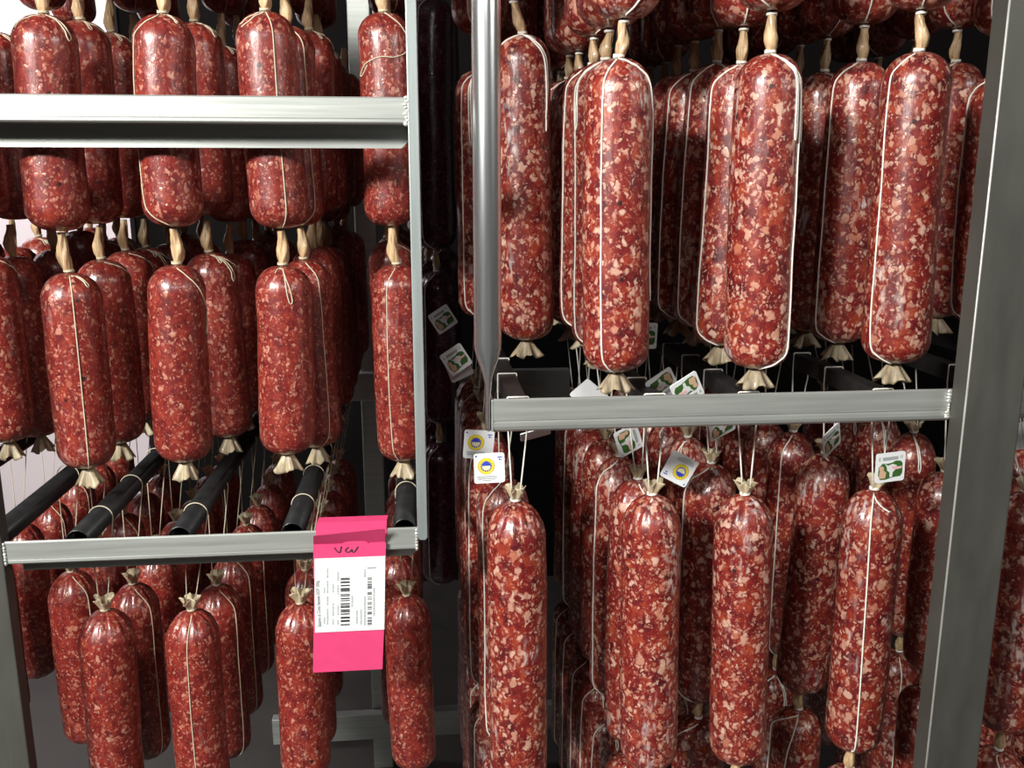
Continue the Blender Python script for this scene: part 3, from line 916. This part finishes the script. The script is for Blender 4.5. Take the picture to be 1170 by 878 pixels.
# --- below the cross rail
RLW = 0.0340
def stick_r(c):
    return ('square', bars_r[c], zs_r, HB)
def lower(col, key, t, b, Y, label, paths, below, blabel, R=RLW, lean=(0, 0)):
    S[key, 'RL'] = one('coarse', 'RL', t, b, Y, R, label, 'tuft', None, paths, stick_r(col) if col in bars_r else None, tuft_lean=lean)
    if below:
        pb = at(b[0], b[1], Y)
        pt = pb - Vector((0, 0, 0.032))
        s = salami('coarse', pt, pt - Vector((0, 0, 0.29)), R, nxt(), 'neck', None, below, neck_to=pb)
        tag(s, blabel, 'salami', GRP['RB'])
        S[key, 'RB'] = s
lower('R1', 'L1', (589, 573), (592, 905), Y0, 'large front salami with frosty top below the rail, right of the yellow seal tags', [], None, '')
lower('R2', 'L2', (745, 566), (741, 873), Y0, 'front salami with white bloom below the rail, left of the tilted seal tag', [[(0.05, 0.001), (-0.1, 0.004)]], None, '', lean=(0.003, 0))
lower('R3', 'L3', (851, 566), (842, 867), Y0, 'plain front salami below the rail, right of the tilted seal tag', [], [full(0.3, 0.29)], 'hidden link below the plain front salami on the lowest level')
lower('R4', 'L4', (999, 560), (973, 853), Y0, 'front salami with a twine line down its middle, nearest the wide post below rail', [lambda L: [(0, 0.001), (-0.02, 0.03), (0.05, L * 0.5), (0.12, L - 0.03), (0.02, L - 0.012)], [(0, 0.002), (0.3, 0.010), (0.62, 0.017), (0.74, 0.018)]], [full(0.1, 0.29)],
      'link at bottom edge under the front salami nearest the wide post', lean=(0.006, 0))
lower('R1', 'L1b', (574, 546), (577, 838), 1.10, 'salami close behind the frosty front one, with a seal tag hanging before it', [V(-0.72)], [full(-0.8, 0.29)], 'lowest-level salami just left of the frosty front one, twine at its left')
lower('R1', 'L1c', (560, 500), (560, 778), 1.20, 'third salami back in the row below the round pole foot', [V(-0.8)], [full(-0.7, 0.29), bight(0.3, 0.05)], 'lowest-level salami third back below the round pole foot')
lower('R2', 'L2b', (729, 548), (719, 842), 1.06, 'salami with white bloom close behind the left bloomed front one, below the rail', [V(0.5)], [full(-0.7, 0.29)], 'lowest-level salami with twine on its left, below the bloomed front pair')
lower('R2', 'L2c', (708, 522), (700, 790), 1.16, 'third salami back in the second row right of the pole, below the rail', [V(-0.85)], [full(-0.75, 0.29), bight(0.2, 0.04)], 'lowest-level salami third back in the second row from the pole')
lower('R3', 'L3b', (813, 530), (799, 797), 1.10, 'dark salami with one peppercorn hanging under the tilted seal tag', [V(-0.93)], [[(0, 0.001), (-0.5, 0.006), (-0.85, 0.02), (-0.95, 0.06)]], 'lowest-level salami between the two plain front ones, twine over its shoulder')
lower('R3', 'L3c', (786, 500), (777, 757), 1.20, 'third salami back in the middle row below the rail', [bight(-0.5, 0.02, 0.2)], [full(0.4, 0.29)], 'lowest-level salami third back in the middle row')
lower('R4', 'L4b', (943, 519), (914, 787), 1.10, 'salami with a bloomed lower end, left of the front one nearest the wide post', [[(0, 0.001), (0.3, 0.004)]], [[(0.05, 0.001), (-0.6, 0.006), (-0.95, 0.02), (-1.0, 0.06), (-1.0, 0.12)], [(0, 0.002), (-0.12, 0.02), (-0.3, 0.06), (-0.38, 0.14)]],
      'lowest-level salami with two white twine strands, left of the wide post')
lower('R4', 'L4c', (906, 494), (889, 743), 1.20, 'third salami back in the wide-post row below the rail, dusty and slim', [V(-0.4)], [bight(-0.7, 0.11, 0.15), bight(0.4, 0.05)], 'lowest-level salami with a loose twine loop, third back in the wide-post row', R=0.0325)
lower('R5', 'L5b', (1080, 540), (1058, 763), 1.10, 'salami half hidden behind the left edge of the wide post, below the rail', [], [full(0.4, 0.22)], 'lowest-level salami half hidden behind the wide post', R=0.0320)
lower('R5', 'L5c', (1044, 495), (1030, 723), 1.22, 'dark salami behind the green picture tag beside the wide post', [bight(0.3, 0.05)], [full(0.2, 0.29)], 'dusty lowest-level salami just left of the wide post')
lower('R5', 'L6', (1172, 563), (1144, 832), 0.99, 'salami showing right of the wide post at the right edge', [], [[(-0.1, 0.001), (0.3, 0.02), (0.6, 0.06)]], 'lowest-level salami right of the wide post at the bottom right corner')
# the row beyond the wide post
for i, Y in enumerate((0.99, 1.09, 1.19, 1.29)):
    for lv in ('RL', 'RB'):
        a = S['L6', lv]
        place_copy(a, bars_r['R6'] - bars_r['R5'], Y - 0.99, rnd.uniform(-0.01, 0.004), deep_label('R6', lv, i), GRP[lv])
for i, Y in enumerate((1.0, 1.09, 1.18, 1.28)):
    for lv in ('RU', 'RT'):
        a = S['R4b', lv]
        place_copy(a, bars_r['R6'] + 0.05 - S['R4b', 'RU'].location.x, Y - 1.09, rnd.uniform(-0.01, 0.004), deep_label('R6', lv, i), GRP[lv])
def lower_row(col, src, Ys, k0):
    a = S[src, 'RL']
    b_ = S.get((src, 'RB'))
    for i, Y in enumerate(Ys):
        dz = rnd.uniform(-0.010, 0.006)
        place_copy(a, 0, Y - a.location.y, dz, deep_label(col, 'RL', k0 + i), GRP['RL'])
        if b_:
            place_copy(b_, 0, Y - a.location.y, dz, deep_label(col, 'RB', k0 + i), GRP['RB'])
lower_row('R1', 'L1c', (1.30, 1.40, 1.50, 1.60), 3)
lower_row('R2', 'L2c', (1.25, 1.34, 1.43, 1.52), 3)
lower_row('R3', 'L3c', (1.30, 1.39, 1.48, 1.57), 3)
lower_row('R4', 'L4c', (1.30, 1.39, 1.48, 1.57), 3)
lower_row('R5', 'L5c', (1.32, 1.42, 1.52), 2)

# ------------------------------------------------------------------ rack behind, in the gap between the two racks
YB = 2.15
rackB = tag(empty('steel_rack', (at(412, 100, YB).x, YB, 0)), 'dim steel rack far behind the gap between the two front racks', 'rack')
def _behind():
    x0, x1 = at(398, 60, YB).x, at(424, 60, YB).x
    MB().box(x0, x1, YB, YB + 0.05, 0, 2.3).build('post', M['steel'], rackB, bevel=0.003)
    for (ya, yb) in ((307, 325), (424, 455), (810, 838)):
        za, zb_ = at(430, ya, YB).z, at(430, yb, YB).z
        MB().box(x0 - 0.25, x1 + 0.45, YB - 0.028, YB - 0.001, zb_, za).build('rail', M['steel'], rackB, bevel=0.002)
rack_part(rackB, _behind)

# ------------------------------------------------------------------ tags
def disc(r, n=36, c=(0, 0)):
    return [(c[0] + r * math.cos(2 * PI * k / n), c[1] + r * math.sin(2 * PI * k / n)) for k in range(n)]
def rrect(w, h, r, n=6):
    p = []
    for cx, cy, a0 in ((w - r, h - r, 0), (-w + r, h - r, PI / 2), (-w + r, -h + r, PI), (w - r, -h + r, 1.5 * PI)):
        p += [(cx + r * math.cos(a0 + PI / 2 * k / n), cy + r * math.sin(a0 + PI / 2 * k / n)) for k in range(n + 1)]
    return p
def slab(mb, poly, y0, y1):                   # poly in (x, z); y0 nearer the viewer
    return mb.prism_y(poly, y0, y1)
HT = 0.0178
def seal_tag(P, rot, label):
    t = tag(empty('seal_tag', P), label, 'tag', 'plastic tags tied to the salami')
    slab(MB(), rrect(HT, HT, 0.003), -0.0006, 0.0006).build('tag_plate', M['tag'], t)
    c = (-0.0035, 0.0025)
    s = slab(MB(), disc(0.0098, 40, c), -0.0008, -0.0005).build('seal_rim', M['orange'], t)
    s = slab(MB(), disc(0.0092, 40, c), -0.0010, -0.0005).build('seal_disc', M['yellow'], t)
    slab(MB(), disc(0.0053, 30, c), -0.0012, -0.0009).build('seal_centre', M['cream'], s)
    mb = MB()
    for k in range(14):
        a = 2 * PI * k / 14
        ca, sa = math.cos(a), math.sin(a)
        q = [(c[0] + ca * r - sa * w, c[1] + sa * r + ca * w) for r, w in ((0.0046, -0.0008), (0.0067, -0.0007), (0.0067, 0.0007), (0.0046, 0.0008))]
        slab(mb, q, -0.0013, -0.0009)
    half = [(c[0] + 0.0050 * math.cos(PI * k / 12), c[1] + 0.0006 + 0.0048 * math.sin(PI * k / 12)) for k in range(13)]
    slab(mb, half, -0.0014, -0.0009)
    mb.build('seal_emblem', M['blue'], s)
    mb = MB()
    for k, (a, b) in enumerate(((-0.014, 0.008), (-0.014, 0.009), (-0.013, 0.007), (-0.008, 0.002))):
        slab(mb, [(a, -0.0100 - k * 0.0017), (b, -0.0100 - k * 0.0017), (b, -0.0094 - k * 0.0017), (a, -0.0094 - k * 0.0017)], -0.0008, -0.0005)
    mb.build('fine_print', M['ink_grey'], t)
    mb = MB()
    slab(mb, [(0.0098, 0.0120), (0.0150, 0.0120), (0.0150, 0.0132), (0.0098, 0.0132)], -0.0008, -0.0005)
    slab(mb, [(0.0112, 0.0090), (0.0124, 0.0090), (0.0124, 0.0112), (0.0112, 0.0112)], -0.0008, -0.0005)
    slab(mb, [(0.0124, 0.0090), (0.0144, 0.0090), (0.0144, 0.0099), (0.0124, 0.0099)], -0.0008, -0.0005)
    slab(mb, disc(0.0010, 10, (-0.0148, 0.0145)), -0.0008, -0.0005)
    mb.build('blue_print', M['blue'], t)
    t.rotation_euler = rot
    return t
def picture_tag(P, rot, label):
    t = tag(empty('picture_tag', P), label, 'tag', 'plastic tags tied to the salami')
    slab(MB(), rrect(HT, HT, 0.003), -0.0006, 0.0006).build('tag_plate', M['tag'], t)
    g = [(-0.0145, 0.001), (-0.010, 0.0055), (-0.004, 0.0048), (0.002, 0.0055), (0.006, 0.0075), (0.012, 0.0068), (0.0145, 0.004), (0.0148, -0.008), (0.0125, -0.0120), (0.004, -0.0122), (-0.006, -0.0145), (-0.012, -0.0140), (-0.0148, -0.009)]
    pn = slab(MB(), g[::-1], -0.0009, -0.0005).build('green_panel', M['green'], t)
    w = [(-0.0075, 0.0052), (-0.003, 0.0024), (0.003, 0.0040), (0.0075, 0.0018), (0.0062, -0.0030), (0.0030, -0.0060), (0.0025, -0.0115), (-0.0005, -0.0120), (-0.0008, -0.0060), (-0.0040, -0.0035), (-0.0048, 0.0010)]
    slab(MB(), w[::-1], -0.0012, -0.0008).build('white_figure', M['paper'], pn)
    r_ = [(0.001, 0.002), (0.006, 0.001), (0.0095, 0.0), (0.0138, 0.0004), (0.0136, -0.0022), (0.0085, -0.0028), (0.004, -0.0030), (0.001, -0.001)]
    slab(MB(), r_[::-1], -0.0014, -0.0010).build('rose_shape', M['rose'], pn)
    mb = MB()
    slab(mb, disc(0.0030, 14, (-0.0110, -0.0005)), -0.0012, -0.0008)
    slab(mb, [(-0.0140, -0.0125), (-0.0060, -0.0125), (-0.0050, -0.0060), (-0.0080, -0.0030), (-0.0130, -0.0035)], -0.0012, -0.0008)
    mb.build('tan_shape', M['tan'], pn)
    mb = MB()
    for x0, x1, z in ((-0.0150, -0.0125, 0.0120), (-0.0150, -0.0128, 0.0105), (-0.0150, -0.0125, 0.0090), (0.011, 0.0145, 0.0125), (0.011, 0.0145, 0.0105)):
        slab(mb, [(x0, z), (x1, z), (x1, z + 0.0008), (x0, z + 0.0008)], -0.0009, -0.0005)
    slab(mb, [(-0.010, 0.0088), (0.009, 0.0088), (0.009, 0.0128), (-0.010, 0.0128)], -0.0008, -0.0005)
    mb.build('faint_print', M['ink_faint'], t)
    t.rotation_euler = rot
    return t
def back_tag(P, rot, label):
    t = slab(MB(), rrect(HT, HT, 0.003), -0.0006, 0.0006).build('blank_tag', M['tag'])
    t.location = P
    t.rotation_euler = rot
    return tag(t, label, 'tag', 'plastic tags tied to the salami')
d = math.radians
seal_tag(at(547, 508, 1.040), (d(4), d(4), d(0)), 'upper of two white seal tags hanging left of the rail end')
seal_tag(at(559, 535, 1.005), (d(-2), d(-1), d(2)), 'lower, nearer of two white seal tags hanging left of the rail end')
seal_tag(at(776, 536, 1.030), (d(2), d(208), d(-3)), 'white tag tilted on its corner with upside-down yellow and blue seal')
picture_tag(at(1017, 534, 0.945), (d(4), d(-4), d(4)), 'white tag with green picture in front of tuft beside the wide post')
picture_tag(at(950, 503, 1.050), (d(10), d(-26), d(30)), 'tag with green picture, half turned, hanging just under the cross rail')
picture_tag(at(757, 441, 1.02), (d(-16), d(148), d(6)), 'left of two green picture tags poking above the cross rail')
picture_tag(at(785, 446, 0.99), (d(-16), d(150), d(8)), 'right of two green picture tags poking above the cross rail')
picture_tag(at(737, 384, 1.20), (d(0), d(2), d(12)), 'green picture tag half hidden behind the salami second from the pole')
picture_tag(at(825, 487, 1.02), (d(28), d(-24), d(10)), 'white tag lying slanted just under the middle of the cross rail')
picture_tag(at(718, 503, 1.10), (d(0), d(70), d(20)), 'picture tag seen behind strings under the cross rail, above bloomed front salami')
picture_tag(at(521, 411, 1.28), (d(0), d(-32), d(8)), 'nearer dim picture tag hanging left of the round pole')
back_tag(at(524, 420, 1.31), (d(0), d(-22), d(10)), 'blank tag back half hidden behind the dim picture tag near the pole')
picture_tag(at(506, 365, 1.42), (d(0), d(-32), d(8)), 'small dim picture tag hanging highest, between thin post and round pole')
back_tag(at(612, 496, 1.00), (d(60), d(-14), d(0)), 'white tag seen almost edge-on under the left end of cross rail')
back_tag(at(673, 452, 1.08), (d(30), d(40), d(0)), 'corner of a white tag showing above the rail below the twisted tail')
back_tag(at(1168, 498, 1.00), (d(6), d(-6), d(0)), 'grey backed tag at the right edge beyond the wide post')

# ------------------------------------------------------------------ pink card folded over the lower left rail
card = tag(empty('pink_card', at(400, 690, YL - 0.003)), 'bright pink card with white barcode label folded over the lower rail', 'card')
def sheet(rows, th, n=14):
    """rows: list of (x_left, x_right, y, z) down the sheet; gives it a real thickness."""
    mb = MB()
    fr, bk = [], []
    for (a, b, y, z) in rows:
        fr.append([Vector((a + (b - a) * k / n, y, z)) for k in range(n + 1)])
        bk.append([Vector((a + (b - a) * k / n, y + th, z)) for k in range(n + 1)])
    W = n + 1
    v = [p for r in fr for p in r] + [p for r in bk for p in r]
    o = len(fr) * W
    f = []
    for i in range(len(fr) - 1):
        for k in range(n):
            q = (i * W + k, (i + 1) * W + k, (i + 1) * W + k + 1, i * W + k + 1)
            f.append(q)
            f.append(tuple(o + j for j in q[::-1]))
        f.append((i * W, o + i * W, o + (i + 1) * W, (i + 1) * W))
        f.append((i * W + n, (i + 1) * W + n, o + (i + 1) * W + n, o + i * W + n))
    for k in range(n):
        f.append((k, k + 1, o + k + 1, o + k))
        q = (len(fr) - 1) * W + k
        f.append((q, o + q, o + q + 1, q + 1))
    return mb.add(v, f)
YC = YL - 0.0052
def cx(px, py, Y=YC):
    p = at(px, py, Y)
    return p.x, p.z
def _card():
    # front sheet with its rounded thumb tab
    rows = []
    for (xl, xr, py, dy) in ((359.5, 441, 622, 0.0), (359.3, 440.5, 645, 0.0), (358.8, 439.8, 680, -0.0006), (358.3, 439, 715, -0.0010), (357.8, 437.8, 745, -0.0004), (357.5, 437, 767, 0.0)):
        a, b = cx(xl, py), cx(xr, py)
        rows.append((a[0], b[0], YC + dy, (a[1] + b[1]) / 2))
    mb = sheet(rows, 0.0004)
    a, b = cx(391, 622), cx(421, 621)
    w = (b[0] - a[0]) / 2
    tab = [((a[0] + b[0]) / 2 + w * math.cos(PI * k / 16), a[1] - 0.0003 + 0.0035 * math.sin(PI * k / 16)) for k in range(17)]
    mb.prism_y(tab, YC - 0.0002, YC + 0.0004)
    mb.build('front_sheet', M['pink'], card)
    # inner flap standing behind the front sheet
    rows = []
    for (py, Y) in ((608.5, YL - 0.0150), (621, YL - 0.0034), (660, YL - 0.0030)):
        a, b = cx(358, py + 3, Y), cx(440, py - 3, Y)
        rows.append((a[0], b[0], Y, (a[1] + b[1]) / 2))
    mb = sheet(rows, 0.0004)
    for p in mb.v:                            # its top edge slopes down to the left
        if p.z > rows[1][3] + 0.004:
            p.z += (p.x - (rows[0][0] + rows[0][1]) / 2) * 0.07
    mb.build('inner_flap', M['pink'], card)
    # fold lying over the rail and down its back
    zt = zt_low + 0.0012
    xa, xb = at(361, 608, YL).x, at(441.5, 600, YL).x
    rows = [(xa, xb, YL - 0.0012, zt - 0.010), (xa, xb, YL - 0.0008, zt), (xa, xb, YL + 0.010, zt + 0.004), (xa + 0.001, xb + 0.001, YL + 0.0235, zt + 0.0052), (xa + 0.001, xb + 0.001, YL + 0.0345, zt + 0.0005)]
    mb = MB()
    n = len(rows)
    v = []
    for (a, b, y, z) in rows:
        v += [(a, y, z), (b, y, z), (a, y, z + 0.0004), (b, y, z + 0.0004)]
    f = []
    for i in range(n - 1):
        k = i * 4
        f += [(k, k + 4, k + 5, k + 1), (k + 2, k + 3, k + 7, k + 6), (k, k + 2, k + 6, k + 4), (k + 1, k + 5, k + 7, k + 3)]
    f += [(0, 1, 3, 2), (4 * n - 4, 4 * n - 2, 4 * n - 1, 4 * n - 3)]
    mb.add(v, f).build('over_fold', M['pink'], card)
rack_part(card, _card)
# white label; its print runs upwards along the sheet
YW = YC - 0.0018
lab = None
def _label():
    global lab
    rows = []
    for (xl, xr, py) in ((359.2, 440.3, 637.2), (359.4, 439.8, 680), (359.8, 439.2, 721.5)):
        a, b = cx(xl, py, YW), cx(xr, py, YW)
        rows.append((a[0], b[0], YW, (a[1] + b[1]) / 2))
    lab = sheet(rows, 0.0003).build('paper_label', M['paper'], card)
rack_part(card, _label)
YI = YW - 0.0003
def _print():
    def rect(mb, x0, y0, x1, y1):             # in photo pixels on the label's own plane
        a, b = cx(x0, y0, YI), cx(x1, y1, YI)
        mb.prism_y([(a[0], b[1]), (b[0], b[1]), (b[0], a[1]), (a[0], a[1])], YI, YI + 0.00025)
    mb = MB()
    for y, h in ((661, .8), (662.6, .4), (665, 1.4), (669, .9), (672.6, 1.6), (675, 1.0), (679.5, .5), (681, .5), (683.9, .9), (686.5, .5), (690, 1.0), (692.5, .7), (694, .7), (697, .9), (698.8, 1.0), (701.6, .8), (705.4, 1.6), (709, 1.8), (713.8, .9)):
        rect(mb, 389.2, y, 399.6, y + h)
    mb.build('barcode', M['ink'], lab)
    mb = MB()
    for y, h in ((660.5, 1.0), (662.5, .6), (664.8, 1.2), (667.3, 1.8), (669.8, 2.2), (672.5, .7), (677, .7), (678.3, 1.4), (682.5, .5), (684.5, .8), (688.6, 1.0), (690.5, .8), (693.7, 1.2), (696.0, .6), (699.5, 1.2), (701.0, 1.4), (706, 1.2), (708.7, 2.2), (712, 1.2), (713.8, .6)):
        rect(mb, 419.8, y, 424.8, y + h)
    mb.build('barcode', M['ink_grey'], lab)
    mb = MB()
    q = random.Random(4)
    for x, segs in ((370.5, ((672, 678), (706, 713))), (374.2, ((664, 678), (682, 692), (696, 714), (650, 661))), (380.5, ((668, 678), (690, 704), (708, 714))), (386.2, ((654, 664), (669, 680), (692, 703), (709, 714))),
                    (402.3, ((681, 694),)), (407.6, ((698, 713),)), (412.4, ((697, 714),)), (416.8, ((651, 660), (682, 715))), (427.3, ((672, 704),))):
        for (a, b) in segs:
            y = a
            while y < b:
                w = q.uniform(0.6, 2.4)
                rect(mb, x - 0.9, y, x + 0.9, min(y + w, b))
                y += w + q.uniform(0.4, 0.8)
    rect(mb, 419.5, 648.5, 430, 650)
    mb.build('fine_print', M['ink_faint'], lab)
rack_part(card, lambda: None)
before = set(lab.children)
_print()
inv_card = Matrix.Identity(4)
for ch in lab.children:
    ch.matrix_parent_inverse = inv_card
fc = bpy.data.curves.new('title_print', 'FONT')
fc.body = 'Salame di Cinta Senese DOP 500g'
fc.size = 0.0043
fc.extrude = 0.00008
fc.materials.append(M['ink_grey'])
to = obj('title_print', fc, lab)
to.matrix_parent_inverse = inv_card
a = cx(366.8, 716.5, YI)
bpy.context.view_layer.update()
ln = abs(cx(364, 664, YI)[1] - cx(364, 716.5, YI)[1])
to.location = (a[0], YI - 0.0001, a[1])
to.rotation_euler = (PI / 2, -PI / 2, 0)
if to.dimensions.x > 0:
    to.scale = (ln / to.dimensions.x, 1.15, 1)
bpy.context.view_layer.update()
tm = bpy.data.meshes.new_from_object(to.evaluated_get(bpy.context.evaluated_depsgraph_get()))
tn = obj('title_print', tm, lab)
tn.matrix_parent_inverse = inv_card
tn.location, tn.rotation_euler, tn.scale = to.location, to.rotation_euler, to.scale
bpy.data.objects.remove(to)
tn.name = 'title_print'
# felt-pen letters
def _pen():
    mb = MB()
    for st in (((382, 626), (384.5, 629.5), (388, 631.5), (390, 624.5)),
               ((398, 625.5), (394.8, 628.5), (396, 631), (399.5, 630.8), (402, 628), (402.5, 630.8), (405, 630.5), (409, 625))):
        pts = []
        for (x, y) in st:
            p = at(x, y, YC - 0.0004)
            pts.append(p)
        mb.tube(spline(pts, 6), 0.00060)
    mb.build('handwriting', M['ink'], card, True)
rack_part(card, _pen)
